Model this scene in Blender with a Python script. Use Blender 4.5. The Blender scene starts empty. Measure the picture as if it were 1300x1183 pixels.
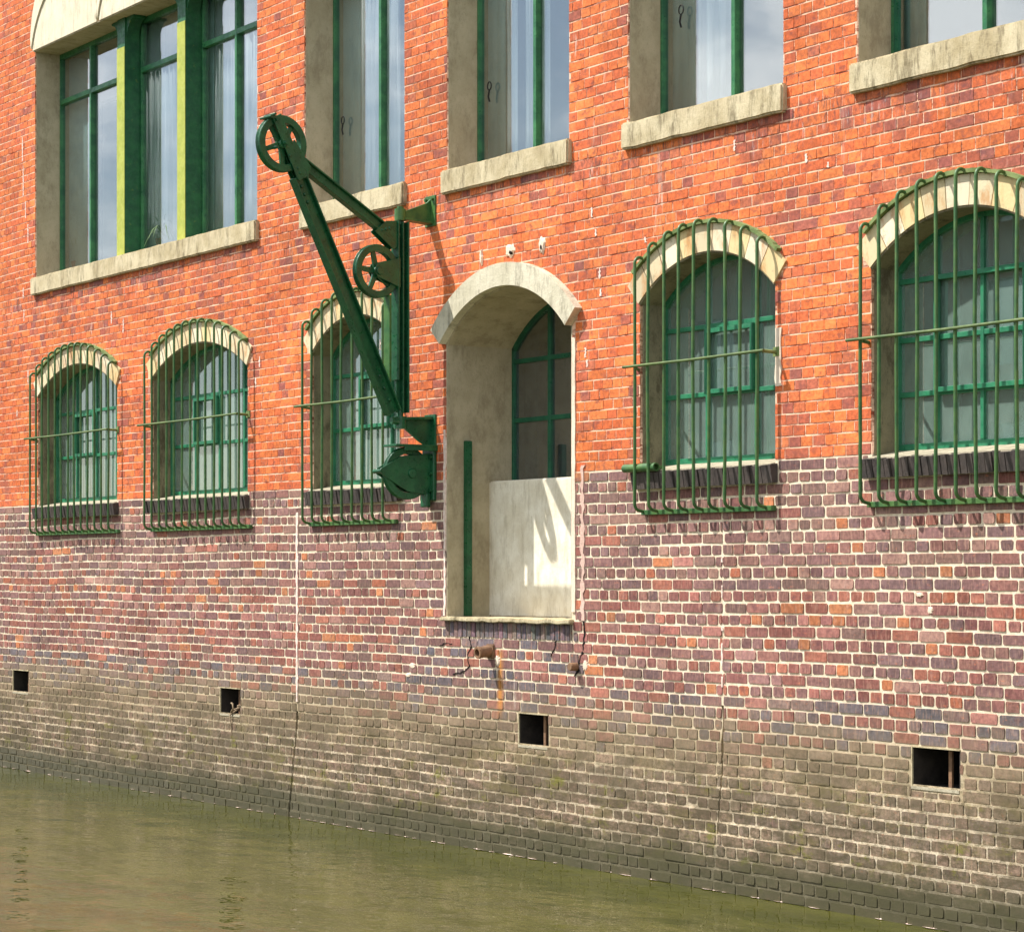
import bpy, bmesh, math, random
from mathutils import Vector, Matrix, noise
R = random.Random(7)
C = bpy.context.scene.collection
PI = math.pi
# ---------------------------------------------------------------- camera numbers (surveyed from the photograph)
AL = math.radians(56.11)
F = 3052.0
CX, CY, CZ = 14.83, -9.96, 2.07
RT = (math.cos(AL), math.sin(AL)); FW = (-math.sin(AL), math.cos(AL))
def P(u, v, Y=0.0):
    a = (u-650)/F
    dx, dy = FW[0]+a*RT[0], FW[1]+a*RT[1]
    t = (Y-CY)/dy
    return CX+t*dx, CZ+t*(729-v)/F
def WX(u, Y=0.0): return P(u, 729, Y)[0]

# ---------------------------------------------------------------- helpers
def lin(r, g, b):
    f = lambda c: (c/255/12.92) if c/255 <= .04045 else ((c/255+.055)/1.055)**2.4
    return (f(r), f(g), f(b), 1)
class MB:
    """collects vertices and faces for one mesh object"""
    def __init__(s): s.v=[]; s.f=[]; s.c=[]; s.sm=[]
    def add(s, vs, fs, col=None, smooth=False, M=None):
        o=len(s.v)
        s.v += [tuple(M@Vector(p)) for p in vs] if M else [tuple(p) for p in vs]
        for f in fs:
            s.f.append(tuple(i+o for i in f)); s.c.append(col or (1,1,1,1)); s.sm.append(smooth)
        return s
    def box(s, x0,x1,y0,y1,z0,z1, col=None, M=None, bev=0):
        if bev<=0:
            vs=[(x0,y0,z0),(x1,y0,z0),(x1,y1,z0),(x0,y1,z0),(x0,y0,z1),(x1,y0,z1),(x1,y1,z1),(x0,y1,z1)]
            return s.add(vs,[(0,3,2,1),(4,5,6,7),(0,1,5,4),(1,2,6,5),(2,3,7,6),(3,0,4,7)],col,False,M)
        bm=bmesh.new(); bmesh.ops.create_cube(bm,size=1)
        for v in bm.verts: v.co=Vector(((x0+x1)/2+v.co.x*(x1-x0),(y0+y1)/2+v.co.y*(y1-y0),(z0+z1)/2+v.co.z*(z1-z0)))
        bmesh.ops.bevel(bm,geom=bm.edges[:],offset=bev,segments=2,affect='EDGES')
        return s.bm(bm,col,M)
    def bm(s, bm, col=None, M=None, smooth=False):
        bm.verts.index_update()
        s.add([v.co[:] for v in bm.verts],[tuple(v.index for v in f.verts) for f in bm.faces],col,smooth,M); bm.free(); return s
    def prism(s, pts, a, b, axis='y', col=None, M=None):
        """polygon pts (p,q) extruded from a to b; axis y -> (x,z) outline"""
        n=len(pts)
        mk=(lambda p,t:(p[0],t,p[1])) if axis=='y' else ((lambda p,t:(t,p[0],p[1])) if axis=='x' else (lambda p,t:(p[0],p[1],t)))
        vs=[mk(p,a) for p in pts]+[mk(p,b) for p in pts]
        fs=[tuple(range(n)),tuple(range(2*n-1,n-1,-1))]+[(i,i+n,(i+1)%n+n,(i+1)%n) for i in range(n)]
        return s.add(vs,fs,col,False,M)
    def tube(s, path, r, n=8, col=None, M=None, cap=True):
        path=[Vector(p) for p in path]; rs=r if isinstance(r,(list,tuple)) else [r]*len(path)
        vs=[]; fs=[]; up=None
        for i,p in enumerate(path):
            t=(path[min(i+1,len(path)-1)]-path[max(i-1,0)]).normalized()
            if up is None:
                up=Vector((0,0,1)) if abs(t.z)<.9 else Vector((1,0,0))
            up=(up-t*up.dot(t)).normalized(); w=t.cross(up)
            for k in range(n):
                a=2*PI*k/n; vs.append(p+(up*math.cos(a)+w*math.sin(a))*rs[i])
        for i in range(len(path)-1):
            for k in range(n): fs.append((i*n+k,i*n+(k+1)%n,(i+1)*n+(k+1)%n,(i+1)*n+k))
        s.add(vs,fs,col,True,M)
        if cap:
            s.add(vs[:n],[tuple(range(n))[::-1]],col,False,M); s.add(vs[-n:],[tuple(range(n))],col,False,M)
        return s
    def lathe(s, prof, n=32, M=None, col=None, closed=False):
        """profile (r, h) about the local z axis"""
        m=len(prof); vs=[]; fs=[]
        for k in range(n):
            a=2*PI*k/n
            for r,h in prof: vs.append((r*math.cos(a),r*math.sin(a),h))
        for k in range(n):
            for i in range(m if closed else m-1):
                j=(i+1)%m; k2=(k+1)%n
                fs.append((k*m+i,k2*m+i,k2*m+j,k*m+j))
        return s.add(vs,fs,col,False,M)
    def build(s, name, mat, parent=None, colattr=False, bevel=0):
        me=bpy.data.meshes.new(name); me.from_pydata(s.v,[],s.f)
        if colattr:
            at=me.attributes.new('tint','FLOAT_COLOR','FACE')
            at.data.foreach_set('color',[x for c in s.c for x in c])
        me.polygons.foreach_set('use_smooth',s.sm)
        me.materials.append(mat); me.update()
        o=bpy.data.objects.new(name,me); C.objects.link(o)
        if parent: o.parent=parent
        if bevel:
            b=o.modifiers.new('bevel','BEVEL'); b.width=bevel; b.segments=2; b.limit_method='ANGLE'
        return o
def empty(name, loc=(0,0,0)):
    o=bpy.data.objects.new(name,None); C.objects.link(o); o.location=loc; o.empty_display_size=.2; return o
def tag(o, label, cat, group=None, kind=None):
    if label: o['label']=label
    if cat: o['category']=cat
    if group: o['group']=group
    if kind: o['kind']=kind
    return o
def at_root(o, root):
    """child meshes are written in world numbers; undo the root offset"""
    o.matrix_parent_inverse=Matrix.Translation(root.location).inverted(); return o

# ---------------------------------------------------------------- materials
class N:
    def __init__(s,name,rough=.7,spec=.3,metal=0):
        s.m=bpy.data.materials.new(name); s.m.use_nodes=True; s.t=s.m.node_tree
        s.b=s.t.nodes['Principled BSDF']; s.b.inputs['Roughness'].default_value=rough
        s.b.inputs['Specular IOR Level'].default_value=spec; s.b.inputs['Metallic'].default_value=metal
        s.g=s.t.nodes.new('ShaderNodeNewGeometry'); s.pos=s.g.outputs['Position']
    def n(s,t,**k):
        o=s.t.nodes.new('ShaderNode'+t)
        for a,b in k.items(): setattr(o,a,b)
        return o
    def put(s,sock,v):
        if hasattr(v,'is_output') or isinstance(v,bpy.types.NodeSocket): s.t.links.new(v,sock)
        else: sock.default_value=v
    def math(s,op,a,b=0.0,c=None,clamp=False):
        o=s.n('Math',operation=op); o.use_clamp=clamp; s.put(o.inputs[0],a); s.put(o.inputs[1],b)
        if c is not None: s.put(o.inputs[2],c)
        return o.outputs[0]
    def noise(s,scale,detail=4,rough=.6,stretch=None,off=(0,0,0)):
        mp=s.n('Mapping'); s.put(mp.inputs[0],s.pos)
        mp.inputs['Scale'].default_value=stretch or (1,1,1); mp.inputs['Location'].default_value=off
        o=s.n('TexNoise'); s.put(o.inputs['Vector'],mp.outputs[0]); o.inputs['Scale'].default_value=scale
        o.inputs['Detail'].default_value=detail; o.inputs['Roughness'].default_value=rough
        return o.outputs[0]
    def ramp(s,v,a,b,lo=0.0,hi=1.0):
        o=s.n('MapRange'); o.interpolation_type='SMOOTHSTEP'; s.put(o.inputs[0],v)
        for i,x in zip((1,2,3,4),(a,b,lo,hi)): o.inputs[i].default_value=x
        return o.outputs[0]
    def mix(s,f,a,b,mode='MIX'):
        o=s.n('Mix',data_type='RGBA',blend_type=mode); s.put(o.inputs[0],f); s.put(o.inputs[6],a); s.put(o.inputs[7],b)
        return o.outputs[2]
    def xyz(s):
        o=s.n('SeparateXYZ'); s.put(o.inputs[0],s.pos); return o.outputs
    def bump(s,h,strength=.4,dist=.01):
        o=s.n('Bump'); o.inputs['Strength'].default_value=strength; o.inputs['Distance'].default_value=dist
        s.put(o.inputs['Height'],h); s.t.links.new(o.outputs[0],s.b.inputs['Normal'])
    def base(s,c): s.put(s.b.inputs['Base Color'],c); return s.m
def box_mask(n,x,z,x0,x1,z0,z1,soft=.02):
    a=n.ramp(x,x0-soft,x0+soft); b=n.ramp(x,x1-soft,x1+soft,1,0); c=n.ramp(z,z0-soft*3,z0+soft*3); d=n.ramp(z,z1-soft,z1+soft,1,0)
    return n.math('MULTIPLY',n.math('MULTIPLY',a,b),n.math('MULTIPLY',c,d))
def tide(n,col,mortar=False):
    """the stains of the tide: olive film, moss and the wet dark foot; rust and lime runs"""
    x,y,z=n.xyz()
    wob=n.noise(1.3,5,.7,(1,1,2.5))
    zz=n.math('ADD',z,n.math('MULTIPLY',n.math('SUBTRACT',wob,.5),.45))
    film=n.math('MULTIPLY',n.ramp(zz,1.36,.90),n.ramp(zz,.55,.85,.35,1.0))
    film=n.math('MULTIPLY',film,n.ramp(n.noise(11,6,.8,(1,1,1.6)),.25,.65,.45,.98))
    col=n.mix(n.math('MULTIPLY',film,.80 if mortar else .66),col,lin(158,140,104) if mortar else lin(136,118,90))
    low=n.math('MULTIPLY',n.ramp(zz,.82,.5),n.ramp(n.noise(6,8,.85,(1,1,2.4),(3,0,1)),.42,.6))
    col=n.mix(n.math('MULTIPLY',low,.5 if mortar else .8),col,lin(76,66,48))
    fine=n.math('MULTIPLY',n.ramp(zz,1.05,.8),n.ramp(n.noise(20,9,.9,(1,1,1.5),(8,1,1)),.47,.60))
    col=n.mix(n.math('MULTIPLY',fine,.72),col,lin(72,66,42))
    pat=n.math('MULTIPLY',n.ramp(z,1.15,.75),n.ramp(n.noise(1.6,7,.68,(1,1,2.6),(4,9,3)),.47,.58))
    col=n.mix(n.math('MULTIPLY',pat,.55),col,lin(88,78,58))
    pat2=n.math('MULTIPLY',n.ramp(z,1.0,.6),n.ramp(n.noise(1.9,7,.7,(1,1,3),(14,2,7)),.52,.62))
    col=n.mix(n.math('MULTIPLY',pat2,.4),col,lin(112,102,62))
    mp=n.math('MULTIPLY',n.ramp(zz,.9,.6),n.ramp(n.noise(3.2,9,.85,(1,1,1.6),(7,0,4)),.54,.64))
    col=n.mix(n.math('MULTIPLY',mp,.75),col,lin(112,110,40))
    wet=n.ramp(n.math('ADD',z,n.math('MULTIPLY',n.math('SUBTRACT',wob,.5),.22)),.38,.12)
    col=n.mix(n.math('MULTIPLY',wet,.85),col,lin(74,72,52))
    run=n.math('MULTIPLY',n.ramp(n.noise(5,5,.7,(1.6,1,.28),(2,0,9)),.60,.70),n.ramp(n.noise(1.1,3,.5,(1,1,1),(5,0,2)),.48,.62))
    run=n.math('MULTIPLY',run,n.ramp(z,.85,1.05))
    col=n.mix(n.math('MULTIPLY',run,.42),col,lin(236,220,205))
    rust=box_mask(n,x,z,-.18,-.12,1.05,1.50,.035)
    col=n.mix(n.math('MULTIPLY',rust,n.ramp(n.noise(12,4,.6,(1,1,.3)),.3,.6,.35,.85)),col,lin(196,130,48))
    return col,zz,wet
def m_brick():
    n=N('brick',.72,.25)
    a=n.n('Attribute',attribute_name='tint').outputs['Color']
    v=n.math('MULTIPLY',n.ramp(n.noise(34,4,.65),.3,.7,.72,1.22),n.ramp(n.noise(1.1,6,.65,(1,1,1.3),(2,2,2)),.32,.66,.80,1.12))
    cb=n.n('CombineColor'); [n.put(cb.inputs[i],v) for i in range(3)]
    col=n.mix(1,a,cb.outputs[0],'MULTIPLY')
    burn=n.ramp(n.noise(9,5,.65,(1,1,1.4),(1,4,2)),.52,.68,0,.55)
    col=n.mix(burn,col,lin(96,62,66))
    stq=n.ramp(n.noise(30,3,.6,(2.2,1,.35),(5,5,5)),.5,.68,0,.34)
    col=n.mix(n.math('MULTIPLY',stq,n.ramp(n.xyz()[2],2.9,2.7)),col,lin(190,150,128))
    hot=n.ramp(n.noise(24,3,.6,(1,1,2),(9,1,2)),.6,.75,0,.35)
    col=n.mix(hot,col,lin(226,130,80))
    zc=n.xyz()[2]
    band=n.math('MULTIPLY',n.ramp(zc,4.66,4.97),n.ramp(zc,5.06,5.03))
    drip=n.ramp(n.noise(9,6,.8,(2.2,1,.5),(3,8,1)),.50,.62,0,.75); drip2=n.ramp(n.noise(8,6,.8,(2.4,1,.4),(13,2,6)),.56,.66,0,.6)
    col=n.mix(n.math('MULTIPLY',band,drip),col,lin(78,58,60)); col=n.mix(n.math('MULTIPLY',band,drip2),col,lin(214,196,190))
    soot=n.math('MULTIPLY',n.ramp(n.noise(2.0,7,.68,(1,1,1.7),(6,6,2)),.53,.66,0,.55),n.ramp(zc,2.75,2.85))
    col=n.mix(soot,col,lin(128,76,70))
    col,zz,wet=tide(n,col)
    n.bump(n.noise(90,6,.7),.55,.004)
    n.put(n.b.inputs['Roughness'],n.math('SUBTRACT',.78,n.math('MULTIPLY',wet,.4)))
    return n.base(col)
def m_mortar():
    n=N('mortar',.9,.15)
    x,y,z=n.xyz()
    up=n.ramp(z,2.795,2.805)
    lowc=n.mix(n.ramp(n.noise(16,5,.7),.3,.7),lin(206,186,158),lin(240,224,198))
    upc=n.mix(n.ramp(n.noise(3.2,6,.8,(1,1,5)),.40,.54),lin(140,74,54),lin(240,198,168))
    col=n.mix(up,lowc,upc)
    col,zz,wet=tide(n,col,True)
    n.bump(n.noise(120,5,.7),.6,.004)
    return n.base(col)
def m_stone(name,c1,c2,dark,spots=.5):
    n=N(name,.85,.2)
    col=n.mix(n.ramp(n.noise(4,6,.7),.3,.7),c1,c2)
    st=n.ramp(n.noise(5,7,.8,(2.2,1,.5),(4,2,0)),.47,.66)
    col=n.mix(n.math('MULTIPLY',st,spots),col,dark)
    sp=n.ramp(n.noise(45,5,.8,(1.6,1,.6)),.54,.68)
    col=n.mix(n.math('MULTIPLY',sp,.6*spots),col,dark)
    n.bump(n.noise(45,9,.8),.8,.008)
    return n.base(col)
def m_hood():
    n=N('hood_stone',.8,.2)
    a=n.n('Attribute',attribute_name='tint').outputs['Color']
    col=n.mix(n.ramp(n.noise(6,6,.7,(1.5,1,.6)),.46,.68,0,.75),a,lin(190,132,76))
    col=n.mix(n.ramp(n.noise(14,6,.75,(1,1,1),(3,0,0)),.55,.7,0,.55),col,lin(150,138,112))
    n.bump(n.noise(50,7,.7),.4,.005)
    return n.base(col)
def m_paint(name,c1,c2,rust=.25,rough=.4,chip=lin(88,62,36),sc=22):
    n=N(name,rough,.5)
    col=n.mix(n.ramp(n.noise(9,5,.7),.35,.65),c1,c2)
    ch=n.ramp(n.noise(sc,7,.8),.60,.66)
    col=n.mix(n.math('MULTIPLY',ch,rust),col,chip)
    n.put(n.b.inputs['Roughness'],n.ramp(n.noise(30,4,.6),.3,.7,rough-.1,rough+.25))
    n.bump(n.noise(70,6,.7),.25,.003)
    return n.base(col)
def m_glass(name,tint=(1,1,1,1),dust=.0,dcol=lin(150,165,160),wave=.0015,refl=.30):
    n=N(name); t=n.t; out=t.nodes['Material Output']
    lw=n.n('LayerWeight'); lw.inputs[0].default_value=.5; fr=n.math('ADD',n.math('MULTIPLY',n.math('POWER',lw.outputs['Facing'],4.0),.9),refl,clamp=True)
    gl=n.n('BsdfGlossy'); gl.inputs['Roughness'].default_value=.015
    tr=n.n('BsdfTransparent'); tr.inputs[0].default_value=tint
    bu=n.n('Bump'); bu.inputs['Strength'].default_value=.5; bu.inputs['Distance'].default_value=wave
    n.put(bu.inputs['Height'],n.noise(1.6,2,.5)); t.links.new(bu.outputs[0],gl.inputs['Normal'])
    di=n.n('BsdfDiffuse'); n.put(di.inputs[0],dcol)
    m0=n.n('MixShader'); n.put(m0.inputs[0],n.ramp(n.noise(5,6,.75,(1,1,.7)),.3,.75,dust*.75,min(1,dust*1.2)))
    t.links.new(tr.outputs[0],m0.inputs[1]); t.links.new(di.outputs[0],m0.inputs[2])
    m1=n.n('MixShader'); t.links.new(fr,m1.inputs[0]); t.links.new(m0.outputs[0],m1.inputs[1]); t.links.new(gl.outputs[0],m1.inputs[2])
    t.links.new(m1.outputs[0],out.inputs[0]); return n.m
def m_plain(name,c,rough=.8,c2=None,sc=8):
    n=N(name,rough,.2)
    col=n.mix(n.ramp(n.noise(sc,5,.7),.3,.7),c,c2 or tuple(x*.8 for x in c[:3])+(1,))
    return n.base(col)
def m_cloth():
    n=N('net_curtain',.9,.1); t=n.t
    n.base(lin(244,248,250)); tl=n.n('BsdfTranslucent'); tl.inputs[0].default_value=lin(225,232,235)
    mx=n.n('MixShader'); mx.inputs[0].default_value=.4
    t.links.new(n.b.outputs[0],mx.inputs[1]); t.links.new(tl.outputs[0],mx.inputs[2]); t.links.new(mx.outputs[0],t.nodes['Material Output'].inputs[0])
    return n.m
def m_water():
    n=N('canal_water',.035,.5); n.b.inputs['IOR'].default_value=1.33
    col=n.mix(n.ramp(n.noise(.9,5,.7,(1,2.4,1)),.35,.7),lin(60,62,20),lin(80,79,32))
    h=n.math('ADD',n.math('MULTIPLY',n.noise(1.5,3,.5,(.9,1.3,1)),1.3),n.math('MULTIPLY',n.noise(7,3,.5,(.8,1.3,1)),.16))
    n.bump(h,.5,.035); return n.base(col)
MT=dict(brick=m_brick(),mortar=m_mortar(),
 stone=m_stone('sill_stone',lin(178,162,126),lin(212,198,164),lin(96,84,60),.75),
 render=m_stone('jamb_render',lin(170,158,130),lin(190,178,150),lin(122,110,88),.5),
 low_render=m_stone('stained_jamb_render',lin(132,122,98),lin(158,146,118),lin(84,74,56),.8),
 door_hood=m_stone('door_hood_stone',lin(196,188,162),lin(224,216,192),lin(128,120,100),.7),
 panel=m_stone('whitewashed_panel',lin(224,214,190),lin(246,240,222),lin(168,152,118),.42),
 lintel=m_stone('lintel_stone',lin(214,204,178),lin(232,222,196),lin(150,132,98),.4),
 hood=m_hood(),
 crane=m_paint('crane_paint',lin(14,72,42),lin(26,92,54),.5,.32,lin(12,34,24),16),
 crane_lit=m_paint('sunlit_crane_paint',lin(40,90,44),lin(74,114,54),.5,.4,lin(90,72,40),24),  # lighter crane green for top bracket and rear strap, sunlight painted in
 grille=m_paint('grille_paint',lin(48,92,48),lin(78,112,56),.75,.45,lin(104,84,50),34),
 old_rod=m_paint('weathered_rod',lin(68,90,46),lin(94,110,58),.8,.6,lin(110,84,50),24),
 strap=m_paint('mossy_strap',lin(88,108,56),lin(126,140,84),.9,.8,lin(72,70,42),26),
 frame=m_paint('window_green',lin(34,108,76),lin(50,128,90),.3,.35,lin(16,70,50),30),
 frame_upper=m_paint('upper_window_green',lin(30,92,58),lin(58,122,74),.3,.35,lin(16,60,44),20),
 frame_dark=m_paint('window_dark_green',lin(12,78,56),lin(22,96,66),.3,.35,lin(8,40,30),30),
 iron_column=m_paint('column_green',lin(16,76,46),lin(32,98,56),.4,.45,lin(120,140,50),12),
 column_sunlit=m_paint('column_sunlit',lin(156,164,62),lin(176,180,78),.5,.5,lin(120,160,60),9),  # sunlit column front painted yellow; the green sides carry its shaded tone
 sill_brick=m_stone('sill_brick',lin(74,68,66),lin(96,86,80),lin(40,36,36),.6),
 sill_top=m_stone('sill_cement',lin(170,160,136),lin(190,180,156),lin(110,102,80),.5),
 glass=m_glass('window_glass',(.93,.97,.96,1),.05),
 dusty=m_glass('dusty_glass',(.8,.92,.88,1),.50,lin(150,176,164)),
 dark_glass=m_glass('dark_glass',(.55,.62,.62,1),.28,lin(104,110,110)),
 cloth=m_cloth(),
 blind=m_plain('grey_green_blind',lin(168,184,178),.9,lin(150,168,162),2),
 pale_blind=m_plain('pale_blind',lin(198,228,232),.9,lin(182,212,216),2),
 room=m_plain('room_plaster',lin(150,156,156),.9,lin(138,146,146),1),
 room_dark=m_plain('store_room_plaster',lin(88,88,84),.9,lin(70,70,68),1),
 hole=m_plain('dark_vent_brick',lin(62,56,50),.9,lin(40,36,34),12),  # darker brick colour lining the vents
 iron=m_paint('rusty_iron',lin(112,84,62),lin(146,110,80),.7,.7,lin(66,44,34),30),
 black=m_plain('black_iron',lin(34,34,34),.5),
 cement=m_stone('cement_patch',lin(228,206,182),lin(240,222,200),lin(190,160,136),.4),
 pink=m_stone('pink_cement',lin(206,172,156),lin(220,190,174),lin(170,130,118),.5),
 lime=m_plain('lime_run',lin(240,224,212),.9,lin(216,184,168),40),
 crack=m_plain('crack_shade',lin(44,34,32),.95,lin(30,26,24),20),  # dark colour painted for the shade inside cracks and holes
 leaf=m_plain('plant_leaf',lin(92,116,62),.6,lin(70,98,50),12),
 pot=m_plain('clay_pot',lin(170,96,66),.8),
 rope=m_plain('frayed_rope',lin(170,150,122),.95,lin(120,100,80),60),
 water=m_water())

# ---------------------------------------------------------------- openings in the front wall (metres along X, height Z)
SILL, SPR, CRN = 2.77, 3.93, 4.21
LW=[(-8.93,-6.96),(-6.175,-4.205),(-3.045,-1.605),(1.584,3.02),(3.922,5.42)]
DOOR=(-.909,.777,1.74,3.85,4.215)
US, UT = 5.19, 7.58
UW=[(-9.01,-4.026),(-3.168,-1.53),(-.898,.739),(1.448,3.10),(3.79,5.44)]
VT=[(-9.614,-9.18),(-4.74,-4.34),(.093,.482),(4.273,4.68)]
VZ=(.80,1.053)
XA, XB, ZB, ZT = -13.5, 9.0, -.5, 9.4
def arc(x0,x1,spr,crn,grow=0.0,n=24):
    h=(x1-x0)/2; rise=crn-spr; r=(h*h+rise*rise)/(2*rise); cx=(x0+x1)/2; cz=crn-r; a=math.asin(h/r); r+=grow
    return [(cx+r*math.sin(-a+2*a*i/n), cz+r*math.cos(-a+2*a*i/n)) for i in range(n+1)]
def arch_geo(x0,x1,spr,crn):
    h=(x1-x0)/2; rise=crn-spr; r=(h*h+rise*rise)/(2*rise); return (x0+x1)/2, crn-r, r, math.asin(h/r)
def arch_poly(x0,x1,z0,spr,crn):
    return [(x0,z0)]+arc(x0,x1,spr,crn)+[(x1,z0)]
JX=[(-3.293,.0,.96),(2.487,.34,1.28)]
def crackline(x,z0,z1,w,seed):
    rr=random.Random(seed); L=[];Rr=[]; z=z0; xx=x
    while z<z1:
        L.append((xx-w/2*(.5+rr.random()),z)); Rr.append((xx+w/2*(.5+rr.random()),z)); xx=x+rr.uniform(-.010,.010); z+=.05
    return L+Rr[::-1]
holes=[arch_poly(a,b,SILL,SPR,CRN) for a,b in LW]
holes.append(arch_poly(DOOR[0],DOOR[1],DOOR[2],DOOR[3],DOOR[4]))
holes+=[[(a,US),(a,UT),(b,UT),(b,US)] for a,b in UW]
holes+=[[(a,VZ[0]),(a,VZ[1]),(b,VZ[1]),(b,VZ[0])] for a,b in VT]
cracks=[crackline(-3.293,-.3,.95,.036,1),crackline(2.487,.36,1.26,.020,2)]

building=empty('brick_warehouse',(0,0,0))
tag(building,'red and purple brick canal warehouse with arched windows, rising straight out of the olive water','building')

def slab_with_holes(name,outline,hs,y0,y1,mat,parent):
    cu=bpy.data.curves.new(name,'CURVE'); cu.dimensions='2D'; cu.fill_mode='BOTH'; cu.extrude=abs(y1-y0)/2
    for poly in [outline]+hs:
        s=cu.splines.new('POLY'); s.points.add(len(poly)-1); s.use_cyclic_u=True
        for p,q in zip(s.points,poly): p.co=(q[0],q[1],0,1)
    ob=bpy.data.objects.new(name+'_tmp',cu); C.objects.link(ob)
    dg=bpy.context.evaluated_depsgraph_get(); me=bpy.data.meshes.new_from_object(ob.evaluated_get(dg)); bpy.data.objects.remove(ob)
    ym=(y0+y1)/2
    for v in me.vertices: v.co=Vector((v.co.x,ym-v.co.z,v.co.y))
    me.materials.clear(); me.materials.append(mat); me.name=name
    o=bpy.data.objects.new(name,me); C.objects.link(o); o.parent=parent; return o
def batter(z): return -.0 if z>.80 else -min(.085,(.80-z)*.10)
MORT=.0
# mortar backing of the wall: its front lies at Y=0; bricks stand a few mm proud
slab_with_holes('wall',[(XA,ZB),(XA,ZT),(XB,ZT),(XB,ZB)],holes+cracks,0.0,.42,MT['mortar'],building)

# ---------------------------------------------------------------- the bricks themselves (one mesh: the brick face of the wall)
def nz(x,y,s,o=0): return noise.noise(Vector((x*s+o,y*s-o,o*1.7)))
UPC=[lin(214,114,60),lin(210,108,58),lin(218,118,64),lin(208,104,58),lin(222,124,68),lin(204,102,60),lin(212,110,64)]
DKC=[lin(150,86,76),lin(140,82,78),lin(160,88,72),lin(128,82,82)]
LPC=[lin(152,112,106),lin(142,104,100),lin(160,116,106),lin(134,104,102),lin(156,108,98),lin(170,130,116),lin(146,114,104)]
LRC=[lin(170,106,90),lin(160,100,90),lin(178,112,92),lin(150,98,92),lin(168,112,102),lin(142,104,100)]
SLC=[lin(118,108,114),lin(124,108,110),lin(134,112,108),lin(112,106,112),lin(140,116,108)]
GRC=[lin(152,130,110),lin(142,124,106),lin(160,138,118),lin(136,120,106),lin(160,132,116)]
ORC=[lin(202,126,84),lin(208,136,92),lin(194,114,84)]
WXC=[]  # opening centres used for the purple quoins
def colour(x,z):
    r=R.random()
    if z>2.8:
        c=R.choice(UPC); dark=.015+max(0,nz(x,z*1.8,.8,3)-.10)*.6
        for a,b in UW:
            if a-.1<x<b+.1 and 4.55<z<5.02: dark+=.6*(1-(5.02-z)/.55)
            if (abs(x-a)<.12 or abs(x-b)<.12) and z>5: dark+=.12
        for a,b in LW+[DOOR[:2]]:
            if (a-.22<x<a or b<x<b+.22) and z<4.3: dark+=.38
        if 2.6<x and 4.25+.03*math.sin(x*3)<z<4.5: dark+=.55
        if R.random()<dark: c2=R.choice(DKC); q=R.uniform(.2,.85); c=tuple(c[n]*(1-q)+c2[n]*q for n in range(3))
        k=R.uniform(.91,1.07)+nz(x,z,1.2,8)*.22
    else:
        t=z+nz(x,z,.8,5)*.25
        if z>2.0: c=R.choice(LPC if r>.14 else (LRC if r>.035 else ORC))
        elif z>1.27: c=R.choice(LRC if (r>.38 and t<2.0) else LPC)
        elif z+nz(x,z,1.1,9)*.16+R.uniform(-.13,.13)>1.0: c=R.choice(SLC if r<.6 else LRC)
        else: c=R.choice(GRC)
        if 1.27<z<2.1 and R.random()<.06+max(0,nz(x,z,.5,2))*.2: c=R.choice(ORC)
        if -1.6<x<.9 and 1.0<z<1.72 and R.random()<.45: c=R.choice(SLC[:4]+LPC[:2])
        k=R.uniform(.74,1.12)*(.80 if z>1.0 else .88)
        if z>1.1 and R.random()<.12: k*=1.3
    return (c[0]*k,c[1]*k,c[2]*k,1)
EXR=[]
def blocked(x0,x1,z0,z1):
    """list of X spans of this course that are free of openings"""
    spans=[]
    zc=(z0+z1)/2
    for a,b in LW:
        if SILL-.115<zc<SILL: spans.append((a-.035,b+.035))
        elif SILL<=zc<=SPR: spans.append((a,b))
        elif SPR<zc<CRN+.1:
            cx,cz,r,an=arch_geo(a,b,SPR,CRN); rr=(r+.09)**2-(zc-cz)**2
            if rr>0: h=min(math.sqrt(rr),(b-a)/2+.08); spans.append((cx-h,cx+h))
    a,b,z_,sp,cr=DOOR
    if z_-.15<zc<z_: spans.append((a,b+.02))
    elif z_<=zc<=sp: spans.append((a,b+.04))
    elif sp<zc<cr+.1:
        cx,cz,r,an=arch_geo(a,b,sp,cr); rr=(r+.09)**2-(zc-cz)**2
        if rr>0: h=min(math.sqrt(rr),(b-a)/2+.08); spans.append((cx-h,cx+h))
    for a,b in UW:
        if US-.16<zc<US: spans.append((a-.02,b+.02))
        elif US<=zc<=UT: spans.append((a,b))
    a,b=UW[0]
    if zc>UT: spans+= [(a2,b2) for a2,b2 in UW if zc<UT+.25]
    for a,b in VT:
        if z1>VZ[0]+.012 and z0<VZ[1]-.012: spans.append((a,b))
    for x,za,zb in JX:
        if za-.1<zc<zb: spans.append((x-.014,x+.014) if x<0 else (x-.010,x+.010))
        elif zc<2.7: spans.append((x-.002,x+.002))
    return sorted(spans)
wb=MB()
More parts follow.
